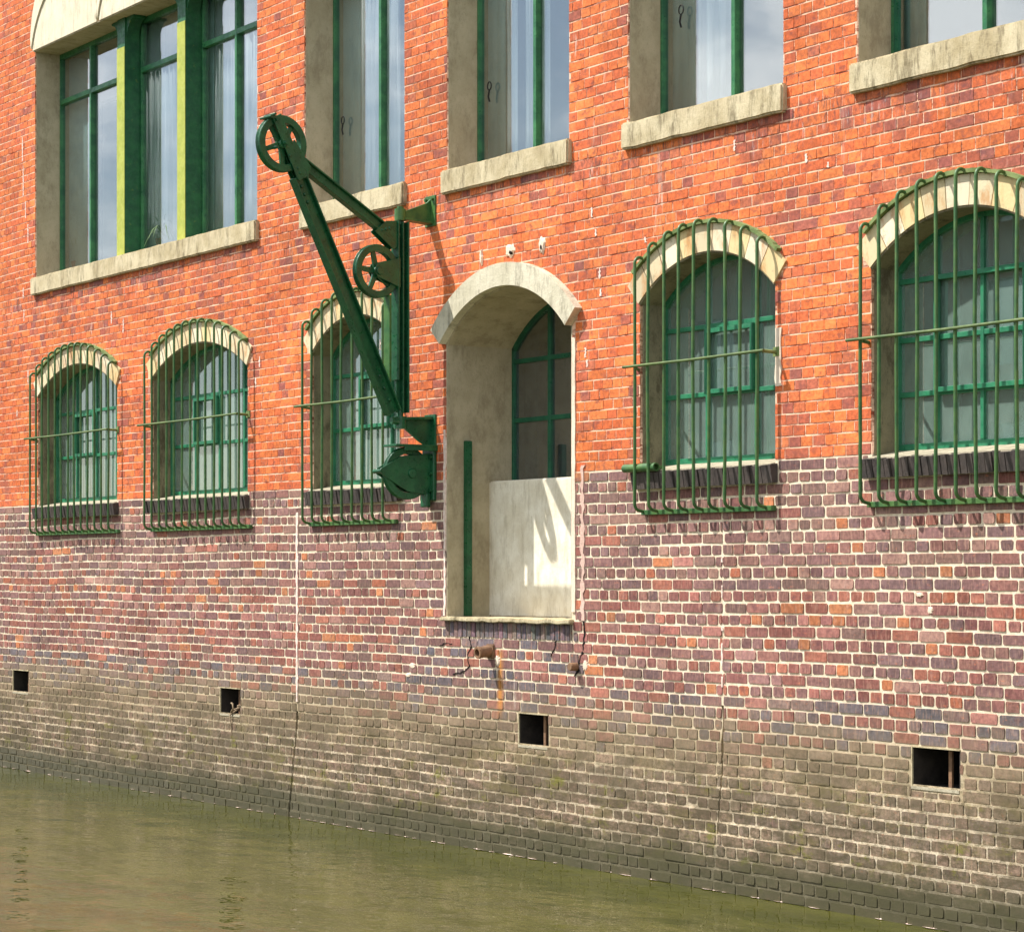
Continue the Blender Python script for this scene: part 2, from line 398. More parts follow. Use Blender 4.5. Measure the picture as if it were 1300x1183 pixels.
def brick(x0,x1,z0,z1,low):
    w=x1-x0
    if w<.018: return
    j=.0035 if low else .0018
    yb=batter(z0)
    pro=-(R.uniform(.0035,.0065) if low else R.uniform(.0015,.0038))+yb
    if low and R.random()<.04: pro+=.002
    dz=nz((x0+x1)/2,z0,.7,1)*(.016 if low else .006)
    x0+=R.uniform(-j,j); x1+=R.uniform(-j,j); z0+=R.uniform(-j,j)*.7+dz; z1+=R.uniform(-j,j)*.7+dz
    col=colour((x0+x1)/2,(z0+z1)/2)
    if low:
        c=min(.006,w*.25)*R.uniform(.3,1.7); e=.0022; y1=.004
        o=[(x0+c,z0),(x1-c,z0),(x1,z0+c),(x1,z1-c),(x1-c,z1),(x0+c,z1),(x0,z1-c),(x0,z0+c)]
        o=[(p+R.uniform(-.0013,.0013),q+R.uniform(-.0013,.0013)) for p,q in o]
        mx,mz=(x0+x1)/2,(z0+z1)/2
        inn=[(p+(e if p<mx else -e),q+(e if q<mz else -e)) for p,q in o]
        t0,t1=R.uniform(-.0015,.0015),R.uniform(-.0015,.0015)
        vs=[(p,y1,q) for p,q in o]+[(p,pro+(t0 if p<mx else -t0)+(t1 if q<mz else -t1),q) for p,q in inn]+[(mx,pro,mz)]
        fs=[(8+i,8+(i+1)%8,16) for i in range(8)]+[(i,(i+1)%8,(i+1)%8+8,i+8) for i in range(8)]
        wb.add(vs,fs,col)
    else:
        e=.0022; y1=.004; t0=R.uniform(-.001,.001)
        vs=[(x0,y1,z0),(x1,y1,z0),(x1,y1,z1),(x0,y1,z1),(x0+e,pro+t0,z0+e),(x1-e,pro-t0,z0+e),(x1-e,pro,z1-e),(x0+e,pro,z1-e)]
        wb.add(vs,[(4,5,6,7),(0,1,5,4),(1,2,6,5),(2,3,7,6),(3,0,4,7)],col)
def course(z0,pitch,low,k):
    jb=.0132 if low else .0078; jp=.0125 if low else .0036
    z1=z0+pitch-jb
    hp=.114
    bl=blocked(XA,XB,z0,z1)
    x=XA-hp+(0 if k%2 else hp/2)+R.uniform(-.02,.02)
    cuts=[]
    while x<XB:
        if low: w=hp if k%2 else hp*2
        else: w=hp*2 if R.random()<(.06 if k%5 else .40) else hp
        if low and R.random()<.08: w=hp if w>hp else w
        cuts.append((x,x+w-jp)); x+=w*R.uniform(.985,1.015)
    if low and z0<VZ[0]-.02<z1:
        for va,vb in VT:
            xx=va+.002
            while xx<vb: brick(xx,min(xx+.105,vb-.002),z0,VZ[0]-.010,True); xx+=.117
    for a,b in cuts:
        segs=[(max(a,XA),min(b,XB))]
        for s,e in bl:
            out=[]
            for p,q in segs:
                if q<=s or p>=e: out.append((p,q)); continue
                if p<s-.02: out.append((p,s))
                if q>e+.02: out.append((e,q))
            segs=out
        for p,q in segs: brick(p,q,z0,z1,low)
z=2.80; k=0
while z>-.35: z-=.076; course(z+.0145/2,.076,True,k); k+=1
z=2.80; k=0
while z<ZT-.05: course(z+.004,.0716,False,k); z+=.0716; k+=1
wb.build('brick_face',MT['brick'],building,colattr=True)
# battered foot: mortar bedding that follows the stepping courses below the vents
ft=MB(); z=2.80; rows=[]
while z>-.35: z-=.076; rows.append(z)
prev=None
for z in rows:
    if z<.80:
        y=batter(z)
        if y<-.001:
            spans=[(XA,-3.307),(-3.279,XB)] if z<.95 else [(XA,XB)]
            s2=[]
            for a,b in spans:
                if a<2.48<b and z>.33: s2+=[(a,2.480),(2.494,b)]
                else: s2.append((a,b))
            for a,b in s2: ft.box(a,b,y,.0,z,z+.076)
ft.build('wall_foot',MT['mortar'],building)
# side and rear walls, floors and ceilings of the rooms
sh=MB()
sh.box(XA,XA+.3,.42,9,ZB,ZT); sh.box(XB-.3,XB,.42,9,ZB,ZT); sh.box(XA+.3,XB-.3,8.7,9,ZB,ZT)
sh.build('side_wall',m_plain('plain_brick',lin(170,82,56),.9,lin(140,70,54),6),building)
sh=MB(); sh.box(XA-.12,XB+.12,-.1,9.1,ZT,ZT+.35); sh.build('parapet',MT['stone'],building)
rm=MB()
rm.box(XA+.3,XB-.3,.42,4.6,4.55,4.75); rm.box(XA+.3,XB-.3,.42,4.6,8.0,8.2); rm.box(XA+.3,XB-.3,4.6,4.8,4.75,8.0)
for x in (-9.6,-3.6,-1.25,1.05,3.42,6.1): rm.box(x,x+.1,.42,4.6,4.75,8.0)
rm.build('upper_rooms',MT['room'],building)
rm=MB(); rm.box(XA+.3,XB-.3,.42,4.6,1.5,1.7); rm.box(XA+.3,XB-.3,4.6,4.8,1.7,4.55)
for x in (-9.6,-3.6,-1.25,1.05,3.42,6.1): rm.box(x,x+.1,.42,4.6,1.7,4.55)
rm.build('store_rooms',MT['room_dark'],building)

# ---------------------------------------------------------------- lower arched windows
def strip(mb,pts,y0,y1,th=.02,closed=False):
    """a thin lining that follows the outline pts (x,z), th thick towards the outside"""
    n=len(pts)
    for i in range(n-1):
        (a,b),(c,d)=pts[i],pts[i+1]
        L=math.hypot(c-a,d-b) or 1; nx,nzz=(d-b)/L*th,-(c-a)/L*th
        mb.prism([(a,b),(c,d),(c+nx,d+nzz),(a+nx,b+nzz)],y0,y1)
def arch_z(x,x0,x1,spr,crn,grow=0):
    cx,cz,r,an=arch_geo(x0,x1,spr,crn); t=(r+grow)**2-(x-cx)**2
    return cz+math.sqrt(max(t,0))
def voussoirs(parent,x0,x1,spr,crn,th,n,y0,y1,mat,name='arch_hood',gap=.006,cols=None):
    cx,cz,r,an=arch_geo(x0,x1,spr,crn); mb=MB()
    for i in range(n):
        a0=-an+2*an*i/n; a1=-an+2*an*(i+1)/n; g=gap/r/2
        a0+=g if i else 0; a1-=g if i<n-1 else 0
        q=4; rt=th+R.uniform(-.004,.004)
        pin=[(cx+r*math.sin(a0+(a1-a0)*t/q),cz+r*math.cos(a0+(a1-a0)*t/q)) for t in range(q+1)]
        pout=[(cx+(r+rt)*math.sin(a0+(a1-a0)*t/q),cz+(r+rt)*math.cos(a0+(a1-a0)*t/q)) for t in range(q+1)]
        c=R.choice(cols) if cols else (1,1,1,1); k=R.uniform(.9,1.08); c=(c[0]*k,c[1]*k,c[2]*k,1)
        yy=y0+R.uniform(-.002,.002)
        for t in range(q):
            mb.prism([pin[t],pin[t+1],pout[t+1],pout[t]],yy,y1,col=c)
    return mb.build(name,mat,parent,colattr=bool(cols))
HC=[lin(226,212,176),lin(214,196,156),lin(232,218,188),lin(222,200,150),lin(206,190,156)]
def lower_window(i,x0,x1,cols,trans,vent):
    W=x1-x0; D=.19
    fr=MB()
    # outer frame
    fw=.035; y0,y1=D,D+.05
    fr.box(x0+.004,x0+fw,y0,y1,SILL+.05,SPR); fr.box(x1-fw,x1-.004,y0,y1,SILL+.05,SPR); fr.box(x0+fw,x1-fw,y0,y1,SILL+.045,SILL+.09)
    cx,cz,r,an=arch_geo(x0,x1,SPR,CRN)
    n=20
    for t in range(n):
        a0=-an+2*an*t/n; a1=-an+2*an*(t+1)/n
        fr.prism([(cx+(r-q)*math.sin(a),cz+(r-q)*math.cos(a)) for a,q in ((a0,.042),(a1,.042),(a1,.004),(a0,.004))],y0,y1)
    for x in cols:
        fr.box(x-.014,x+.014,y0+.006,y1-.004,SILL+.09,arch_z(x,x0,x1,SPR,CRN,-.03))
    for z in trans:
        segs=[x0+fw]+[c for c in cols]+[x1-fw]
        for a,b in zip(segs[:-1],segs[1:]):
            fr.box(a+(.014 if a in cols else 0),b-(.014 if b in cols else 0),y0+.008,y1-.006,z-.016,z+.016)
    o=fr.build('window',MT['frame'],building,bevel=.003)
    # opening casement with its own thicker frame
    a,b,za,zb=vent; cs=MB()
    for bx in ((a,b,za,za+.03),(a,b,zb-.03,zb),(a,a+.025,za+.03,zb-.03),(b-.025,b,za+.03,zb-.03)): cs.box(bx[0],bx[1],y0-.022,y0+.004,bx[2],bx[3])
    cs.build('casement',MT['frame'],o,bevel=.002)
    g=MB(); pts=[(x0+.01,SILL+.05)]+arc(x0+.01,x1-.01,SPR,CRN-.01)+[(x1-.01,SILL+.05)]
    g.prism(pts,D+.026,D+.031); g.build('pane',MT['dusty'],o)
    j=MB(); strip(j,[(x0,SILL),(x0,SPR)],.02,.34,.012); strip(j,arc(x0,x1,SPR,CRN),-.008,.34,.012); strip(j,[(x1,SPR),(x1,SILL)],.02,.34,.012)
    j.v=[(p[0],p[1]+.0005,p[2]) for p in j.v]
    j.build('reveal',MT['low_render'],o)
    voussoirs(o,x0,x1,SPR,CRN,.18,9 if W<1.7 else 11,-.016,.10,MT['hood'],cols=HC)
    # sloping sill of dark bricks on edge
    s=MB(); x=x0-.035
    while x<x1+.03:
        w=R.uniform(.048,.058); a=x; b=min(x+w-.007,x1+.035); dy=R.uniform(-.006,.006); dz=R.uniform(-.004,.004)
        if b-a>.015:
            sh_=R.uniform(-.010,.004)
            s.add([(a,-.065+dy,SILL-.005+dz),(b,-.065+dy,SILL-.005+dz),(b,-.045+dy,SILL-.118),(a,-.045+dy,SILL-.118),
                   (a+sh_,.10,SILL+.025),(b+sh_,.10,SILL+.025),(b,.10,SILL-.10),(a,.10,SILL-.10)],
                  [(0,3,2,1),(0,1,5,4),(1,2,6,5),(3,0,4,7),(2,3,7,6),(4,5,6,7)])
        x+=w
    s.build('brick_sill',MT['sill_brick'],o)
    s=MB(); s.add([(x0+.002,-.035,SILL+.008),(x1-.002,-.035,SILL+.008),(x1-.002,D+.02,SILL+.056),(x0+.002,D+.02,SILL+.056),
                   (x0+.002,-.035,SILL-.02),(x1-.002,-.035,SILL-.02),(x1-.002,D+.02,SILL-.02),(x0+.002,D+.02,SILL-.02)],
                  [(0,1,2,3),(4,7,6,5),(0,4,5,1),(1,5,6,2),(2,6,7,3),(3,7,4,0)])
    s.build('cement_slope',MT['sill_top'],o)
    # pale blind a little behind the glass, hanging unevenly
    bl=MB(); q=24
    for t in range(int(q*(.72,.85,.8,.52,1.0)[i])):
        xa=x0+.05+(W-.1)*t/q; xb=x0+.05+(W-.1)*(t+1)/q; ya=D+.13+.012*math.sin(t*1.7); yb=D+.13+.012*math.sin((t+1)*1.7)
        if i>2 and (t+i*3)%11==7: continue
        bl.add([(xa,ya,SILL+.1),(xb,yb,SILL+.1),(xb,yb,CRN),(xa,ya,CRN)],[(0,1,2,3)])
    bl.build('blind',MT['blind'],o)
    return o
T2=[P(983,403,.2)[1],P(983,492,.2)[1]]
def split(x0,x1,fr): return [x0+(x1-x0)*f for f in fr]
lw_cols=[split(*LW[0],(.27,.52,.77)),split(*LW[1],(.27,.52,.77)),split(*LW[2],(.34,.68)),split(*LW[3],(.34,.70)),split(*LW[4],(.235,.49,.745))]
for i,(a,b) in enumerate(LW):
    cols=lw_cols[i]; tr=list(T2)
    if i==4: tr=[P(1190,352,.2)[1],P(1190,428,.2)[1]-.0,P(1190,498,.2)[1]]
    tr=sorted(tr); vt=(cols[0]+.006,cols[1]-.006,tr[0]-.002,tr[1]-.02)
    if i==4: vt=(cols[0]+.006,cols[2]-.006,tr[0]-.002,tr[2]+.01)
    lower_window(i,a,b,cols,tr,vt)

# ---------------------------------------------------------------- upper windows
def pane(parent,x0,x1,z0,z1,y,mat='glass'):
    MB().box(x0,x1,y,y+.005,z0,z1).build('pane',MT[mat],parent)
TRZ=P(110,118,.27)[1]
def upper_window(i,x0,x1):
    D=.27; z0=US+.02; z1=UT
    f=MB(); fw=.032
    lights=[(x0,x1)]
    if i==0:
        lights=[(x0,COL[0][0]),(COL[0][1],COL[1][0]),(COL[1][1],x1)]
    for k,(a,b) in enumerate(lights):
        f.box(a+.003,a+fw,D,D+.055,z0,z1); f.box(b-fw,b-.003,D,D+.055,z0,z1)
        f.box(a+fw,b-fw,D,D+.055,z0,z0+.05); f.box(a+fw,b-fw,D,D+.055,z1-.06,z1-.003)
        m=(a+b)/2
        if i==0 and k==0: m=WX(118,.29)
        if i==0 and k==2: m=WX(303,.29)
        segs=[(a+fw,b-fw)]
        if not(i==0 and k==1):
            f.box(m-.02,m+.02,D-.012,D+.05,z0+.05,z1-.06); segs=[(a+fw,m-.02),(m+.02,b-fw)]
        for p,q in segs: f.box(p,q,D-.010,D+.046,TRZ-.026,TRZ+.026)
    o=f.build('window',MT['frame_upper'],building,bevel=.004)
    for k,(a,b) in enumerate(lights): pane(o,a+.02,b-.02,z0+.02,z1-.02,D+.028)
    # inner casement edge
    a,b=lights[0]; m=WX(118,.29) if i==0 else (a+b)/2
    if i==0:
        c=MB(); c.box(m+.05,m+.09,D+.06,D+.09,z0+.08,TRZ-.12); c.box(m+.09,b-.06,D+.06,D+.09,TRZ-.16,TRZ-.12); c.build('casement',MT['black'],o)
    if i==4:
        c=MB(); c.box(a+.06,a+.10,D-.02,D+.0,z0+.05,TRZ-.03); c.build('casement',MT['frame_dark'],o)
    j=MB(); strip(j,[(x0,US),(x0,UT)],.012,.40,.012); strip(j,[(x1,UT),(x1,US)],.012,.40,.012); strip(j,[(x0,UT),(x1,UT)],-.02,.40,.012)
    j.build('reveal',MT['render'],o)
    # stone sill
    rr=.02 
    bm=bmesh.new(); bmesh.ops.create_cube(bm,size=1)
    for v in bm.verts: v.co=Vector(((x0+x1)/2+v.co.x*(x1-x0+.07),(-.045+.29)/2+v.co.y*(.29+.045),5.0975+v.co.z*.185))
    bmesh.ops.bevel(bm,geom=bm.edges[:],offset=.012,segments=2,affect='EDGES')
    bmesh.ops.subdivide_edges(bm,edges=[e for e in bm.edges if e.calc_length()>.5],cuts=40,use_grid_fill=True)
    for v in bm.verts: v.co+=Vector((0,nz(v.co.x*9,v.co.z*9,1,4)*.006,nz(v.co.x*7,v.co.y*9,1,2)*.006))
    MB().bm(bm).build('stone_sill',MT['stone'],o)
    # pivot stays
    if i in (1,2,3):
        s=MB(); xs=x0+(.20 if i<3 else .26); zs={1:P(430,165,.31)[1],2:P(617,122,.31)[1],3:P(850,30,.31)[1]}[i]
        ring=[(xs+.026*math.cos(t*PI/5),D-.01,zs+.032*math.sin(t*PI/5)+.05) for t in range(11)]
        s.tube(ring,.005,6); s.tube([(xs,D-.01,zs+.02),(xs-.015,D-.01,zs-.03),(xs-.005,D-.005,zs-.07)],.007,6); s.build('window_stay',MT['black'],o)
    return o
ycol=.10
COL=[(WX(148.5,ycol),WX(158,ycol)),(WX(225,ycol),WX(235,ycol))]
wins=[upper_window(i,a,b) for i,(a,b) in enumerate(UW)]
# cast iron columns of the triple window
for (a,b) in COL:
    c=MB(); c.box(a,b,ycol+.004,.33,US,UT-.003)
    for s,x in ((-1,a),(1,b)):   # curved bracket at the head
        pts=[(x,UT-.004)]+[(x+s*(.16*(1-math.sin(t*PI/16))),UT-.004-.22*(1-math.cos(t*PI/16))) for t in range(9)]
        pts=[(x,UT-.004),(x+s*.17,UT-.004)]+[(x+s*.17*(1-math.sin(t*PI/16)),UT-.004-.24*(1-math.cos(t*PI/16))-.03) for t in range(9)]
        c.prism(pts if s<0 else pts[::-1],ycol+.02,.25)
    o=c.build('iron_column',MT['iron_column'],wins[0])
    d=MB(); d.box(a+.012,b-.012,ycol-.004,ycol+.003,US+.02,UT-.32); d.build('sunlit_face',MT['column_sunlit'],o) if False else None
    d=MB(); d.box(a,b,ycol-.002,ycol+.0035,US+.003,UT-.3); d.build('column_front',MT['column_sunlit'],wins[0])  # front sheet in the yellower colour, sunlight painted in
# stone lintel with three relieving arches over the triple window; segmental stone heads over the others
def lintel(parent,x0,x1,k):
    n=3 if k==0 else 1; mb=MB(); w=(x1-x0+.06)/n
    xa=x0-.03
    for q in range(n):
        a=xa+q*w; b=a+w; rise=.62
        inner=arc(a+.03,b-.03,UT+.02,UT+rise,0,20)
        mb.prism([(a+.03,UT)]+inner+[(b-.03,UT)],-.03,.12)
        outer=arc(a+.015,b-.015,UT+.02,UT+rise+.012,0,20); out2=arc(a-.0,b+.0,UT+.02,UT+rise+.30,0,20)
        for t in range(20): mb.prism([outer[t],outer[t+1],out2[t+1],out2[t]],-.045,.10)
    return mb.build('stone_lintel',MT['lintel'],parent)
for i,(a,b) in enumerate(UW): lintel(wins[i],a,b,i)

# ---------------------------------------------------------------- loading door
x0,x1,zb,zs,zc=DOOR
PD=.39; GD=.60
dw=empty('loading_door'); dw.parent=building
ptop=P(674,608,PD)[1]
f=MB(); y0,y1=GD,GD+.05
f.box(x0+.004,x0+.04,y0,y1,ptop+.004,zs); f.box(x1-.04,x1-.004,y0,y1,ptop+.004,zs)
cx,cz,r,an=arch_geo(x0,x1,zs,zc)
for t in range(20):
    a0=-an+2*an*t/20; a1=-an+2*an*(t+1)/20
    f.prism([(cx+(r-q)*math.sin(a),cz+(r-q)*math.cos(a)) for a,q in ((a0,.045),(a1,.045),(a1,.004),(a0,.004))],y0,y1)
mx=WX(699,GD+.02); f.box(mx-.02,mx+.02,y0+.004,y1-.004,ptop+.004,arch_z(mx,x0,x1,zs,zc,-.04))
for v in (455,531):
    z=P(690,v,GD+.02)[1]; f.box(x0+.04,mx-.02,y0+.006,y1-.006,z-.018,z+.018); f.box(mx+.02,x1-.04,y0+.006,y1-.006,z-.018,z+.018)
dwin=f.build('door_window',MT['frame_dark'],dw,bevel=.003)
MB().prism([(x0+.01,ptop)]+arc(x0+.01,x1-.01,zs,zc-.01)+[(x1-.01,ptop)],GD+.026,GD+.031).build('pane',MT['dark_glass'],dwin)
MB().box(x0+.05,x0+.22,GD+.10,GD+.12,ptop,3.95).build('curtain_edge',MT['blind'],dwin)
p=MB(); p.box(x0-.01,x1+.01,PD,GD+.3,zb,ptop,bev=.012); p.build('door_panel',MT['panel'],dw)
j=MB(); strip(j,[(x0,zb),(x0,zs)],.0,.95,.014); strip(j,arc(x0,x1,zs,zc),.0,.95,.014); strip(j,[(x1,zs),(x1,zb)],.0,.95,.014)
j.v=[(q[0],q[1]+.0006,q[2]) for q in j.v]
j.build('reveal',MT['render'],dw)
# behind the pane: dark lobby so that the opening is closed
h=MB()
cxh,czh,rh,anh=arch_geo(x0,x1,zs,zc)
pin=arc(x0,x1,zs,zc,0,72); pout=arc(x0,x1,zs,zc,.170,72)
for t in range(72): h.prism([pin[t],pin[t+1],pout[t+1],pout[t]],-.068,.06)
h.build('arch_hood',MT['door_hood'],dw)
t=MB(); bm=bmesh.new(); bmesh.ops.create_cube(bm,size=1)
for v in bm.verts: v.co=Vector(((x0+x1)/2+.0+v.co.x*(x1-x0+.05),.17+v.co.y*.44,zb-.012+v.co.z*.03))
bmesh.ops.bevel(bm,geom=bm.edges[:],offset=.006,segments=2,affect='EDGES')
bmesh.ops.subdivide_edges(bm,edges=[e for e in bm.edges if e.calc_length()>.4],cuts=30,use_grid_fill=True)
for v in bm.verts: v.co+=Vector((0,nz(v.co.x*14,3,1,1)*.018,nz(v.co.x*12,v.co.y*9,1,3)*.008))
t.bm(bm); t.build('threshold',MT['stone'],dw)
s=MB(); x=x0
while x<x1:
    w=.062; s.box(x,min(x+w-.013,x1),-.008+R.uniform(-.004,.003),.05,zb-.145+R.uniform(-.003,.003),zb-.030,col=tuple(c*R.uniform(.75,1.05) for c in R.choice([lin(112,102,102),lin(98,92,96),lin(126,106,104)])[:3])+(1,)); x+=w
s.build('soldier_course',MT['brick'],dw,colattr=True)
# pinkish cement edging up the right jamb and the thin one on the left
s=MB()
def ragged(mb,xa,xb,z0,z1,y0,y1,jit,step=.06,seed=1):
    rr=random.Random(seed); z=z0; L=[];Q=[]
    while z<z1+1e-6: L.append((xa+rr.uniform(-jit,jit),z)); Q.append((xb+rr.uniform(-jit,jit),z)); z+=step*rr.uniform(.7,1.3)
    for i in range(len(L)-1): mb.prism([L[i],Q[i],Q[i+1],L[i+1]],y0,y1)
ragged(s,x1+.004,x1+.045,1.80,3.80,-.010,.004,.004,.08,3); s.build('cement_edging',MT['cement'],dw)
s=MB(); ragged(s,x0-.03,x0-.002,1.75,3.2,-.009,.004,.008,.05,4); s.build('cement_edging',MT['lime'],dw)
s=MB(); ragged(s,.893,.930,1.74,2.86,-.0095,.004,.014,.035,5); s.build('cement_edging',MT['pink'],dw)

# ---------------------------------------------------------------- vents
for i,(a,b) in enumerate(VT):
    v=MB(); z0,z1=VZ; e=.012
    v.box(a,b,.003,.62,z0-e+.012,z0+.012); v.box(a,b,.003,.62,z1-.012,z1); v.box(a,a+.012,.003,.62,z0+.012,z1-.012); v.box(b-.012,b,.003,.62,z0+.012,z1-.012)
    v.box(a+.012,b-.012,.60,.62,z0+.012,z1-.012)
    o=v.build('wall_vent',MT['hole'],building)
    m=MB(); m.box(a+.004,b-.004,-.010,.05,z0-.004,z0+.014); m.build('vent_ledge',MT['sill_top'],o)
    m=MB(); xx=a+(b-a)*.64; m.box(xx-.013,xx+.013,.06,.075,z0+.016,z1-.012); m.build('vent_bar',MT['iron'],o)
    m=MB(); m.box(a+.001,a+.010,-.008,.02,z0+.014,z1); m.box(a+.010,b-.001,-.008,.02,z1-.009,z1); m.build('vent_frame',MT['stone'],o)

# ---------------------------------------------------------------- repairs, runs and cracks on the wall (parts of the building)
s=MB(); ragged(s,-3.309,-3.275,.98,2.62,-.0085,.004,.009,.035,9); s.build('lime_run',MT['lime'],building)
for za,zb2 in ((1.33,1.42),(1.47,1.63),(1.70,1.73),(1.92,2.02),(2.15,2.19)):
    s=MB(); ragged(s,2.480,2.494,za,zb2,-.0085,.004,.004,.02,int(za*100)); s.build('lime_run',MT['lime'],building)
rr=random.Random(11)
for u,v,h in ((29,175,30),(30,210,40),(33,255,22),(36,285,24),(30,365,14),(31,392,16),(36,470,16),(483,430,14),(752,262,14),(757,290,10),(762,340,14),(763,366,10),(22,520,10),(325,478,14),(157,405,18),(142,395,16),(1024,195,12),(744,440,14),(746,456,10),(330,452,14),(933,178,14),(1052,205,8),(820,300,8)):
    x,z1=P(u,v); z0=P(u,v+h)[1]; s=MB(); ragged(s,x-.009,x+.008,z0,z1,-.0055,.002,.007,.009,u); s.build('lime_run',MT['lime'],building)
s=MB(); X4=P(990,412)[0]; ragged(s,3.026,3.085,P(990,490)[1],P(990,412)[1],-.010,.004,.009,.05,6); s.build('cement_patch',MT['cement'],building)
def blob(mb,x,z,rx,rz,h,seed,n=18):
    rr=random.Random(seed); ring=[]
    for q in range(n):
        a=2*PI*q/n; k=rr.uniform(.7,1.2); ring.append((x+rx*k*math.cos(a),z+rz*k*math.sin(a)))
    vs=[(p,.002,q) for p,q in ring]+[(x+(p-x)*.6,-h,z+(q-z)*.6) for p,q in ring]+[(x,-h*1.1,z)]
    fs=[(i,(i+1)%n,(i+1)%n+n,i+n) for i in range(n)]+[(i+n,(i+1)%n+n,2*n) for i in range(n)]
    mb.add(vs,[f[::-1] for f in fs])
for k,(u,v,rx,rz) in enumerate(((648,319,.07,.055),(689,312,.055,.075),(612,326,.02,.07))):
    x,z=P(u,v); s=MB(); blob(s,x,z,rx,rz,.016,20+k); s.build('mortar_patch',MT['cement'],building)
    if k<2:
        s=MB(); blob(s,x+.01*(1-2*k)+.012,z-.012,rx*.38,rz*.36,.021,30+k,10); s.build('anchor_hole',MT['crack'],building)  # dark raised blob painted for the shade in the hole
def crack(pts,w,seed):
    rr=random.Random(seed); s=MB(); path=[P(*p) for p in pts]; fine=[]
    for (a,b),(c,d) in zip(path[:-1],path[1:]):
        for q in range(4): fine.append((a+(c-a)*q/4+rr.uniform(-.006,.006),b+(d-b)*q/4+rr.uniform(-.006,.006)))
    fine.append(path[-1])
    for i,((a,b),(c,d)) in enumerate(zip(fine[:-1],fine[1:])):
        L=math.hypot(c-a,d-b) or 1; w0=w*rr.uniform(.25,1.1); nx,nq=-(d-b)/L*w0,(c-a)/L*w0
        s.prism([(a-nx,b-nq),(c-nx,d-nq),(c+nx,d+nq),(a+nx,b+nq)],-.0085,.002)  # raised dark ribbon painted as the shade of an open crack
    s.build('wall_crack',MT['crack'],building)
crack([(741,787),(743,800),(742,812),(741,825)],.012,1)
crack([(596,807),(599,820),(594,832),(597,846),(588,853),(576,856)],.005,2)
crack([(559,820),(566,816),(575,817)],.004,3)
crack([(741,826),(735,842),(736,850),(730,858)],.008,4)
crack([(708,806),(706,818),(700,833)],.004,5)
for k,(u,v,rx,rz) in enumerate(((632,838,.05,.07),(744,845,.05,.07),(524,845,.07,.04),(519,857,.05,.03),(1168,755,.05,.025),(1182,775,.04,.04))):
    x,z=P(u,v); s=MB(); blob(s,x,z,rx*.8,rz*.7,.0105,50+k,26); s.build('mortar_patch',MT['cement'],building)

# ---------------------------------------------------------------- window grilles (things bolted on the wall)
def grille(x0,x1,nb,label,ext=.05,zbot=2.492,first=None,last=None,rod_z=3.49,hide=None):
    root=empty('window_grille',((x0+x1)/2,0,zbot)); tag(root,label,'window grille','green bar grilles over the lower windows')
    p=.105; cx,cz,r,an=arch_geo(x0,x1,SPR,CRN); re=r+.195
    a0=first if first is not None else x0+.0; a1=last if last is not None else x1-.06
    xe=re*math.sin(an)
    for k in range(nb):
        x=a0+(a1-a0)*k/(nb-1)+R.uniform(-.004,.004); xx=max(-xe,min(xe,x-cx)); zt=cz+math.sqrt(re*re-xx*xx)
        q=.045; j=R.uniform(-.006,.006); lean=R.uniform(-.010,.010)
        path=[(x,-.022,zt-.015)]
        path+=[(x,-.030-.01*0,zt+.0)]
        for t in range(0,7):
            a=PI/2*t/6; path.append((x,-(p-q)-q*math.sin(a)+j*.3,zt+.008-q+q*math.cos(a)))
        path.append((x+lean,-p+j,(zt+zbot)/2))
        zb_=zbot+.012+.05
        for t in range(0,7):
            a=PI/2*t/6; path.append((x+.0,-(p-.05)-.05*math.cos(a),zb_-.05*math.sin(a)))
        path.append((x+.006,-.018,zbot+.004))
        at_root(MB().tube(path,.0112,8).build('grille_bar',MT['grille'],root),root)
    s=MB(); n=28; b0=math.asin(max(-.999,(a0-.02-cx)/re)) if abs(a0-cx)<xe else -an
    b0,b1=-an*.88,an*.90
    for t in range(n):
        c0=b0+(b1-b0)*t/n; c1=b0+(b1-b0)*(t+1)/n; g=.012+.006*nz(t*.7,x0,1,2)
        s.prism([(cx+(re+q)*math.sin(a),cz+(re+q)*math.cos(a)) for a,q in ((c0,-.012),(c1,-.012),(c1,g),(c0,g))],-.042,.0)
    at_root(s.build('arched_strap',MT['strap'],root),root)
    s=MB(); s.box(a0-.02,a1+.075,-.034,-.006,zbot-.016,zbot+.018); at_root(s.build('lower_strap',MT['grille'],root,bevel=.003),root)
    xa,xb=a0-.10,x1+.03
    s=MB(); s.tube([(xa,-p-.022,rod_z),(cx,-p-.022,rod_z-.004),(xb,-p-.018,rod_z+.002)],.010,8)
    at_root(s.build('cross_rod',MT['old_rod'],root),root)
    s=MB(); s.tube([(xb-.015,-p-.014,rod_z),(xb-.01,.01,rod_z-.004)],.012,6); s.box(xb-.04,xb+.02,-.012,.0,rod_z-.03,rod_z+.03)
    at_root(s.build('wall_bracket',MT['strap'],root),root)
    s=MB(); s.tube([(a0+.02,-p-.010,rod_z-.01),(x0-.03,.01,rod_z-.01)],.012,6)
    at_root(s.build('wall_bracket',MT['strap'],root),root)
    return root
gl=['green bar grille over the arched window at the far left end of the wall',
    'green bar grille over the second arched window from the left, under the triple window',
    'green bar grille over the arched window partly behind the wall crane',
    'green bar grille just right of the loading door, with the pipe stub at its sill',
    'largest looking green bar grille, cut by the right edge of the photo']
def bx(u): return WX(u,-.105)
G=[(bx(38),bx(137),13),(bx(183),bx(303),13),(bx(384),bx(486),9),(bx(805.3),bx(961),9),(bx(1092),bx(1092)+.1625*9,10)]
for (a,b),(f0,f1,nb),l in zip(LW,G,gl): grille(a,b,nb,l,first=f0,last=f1)

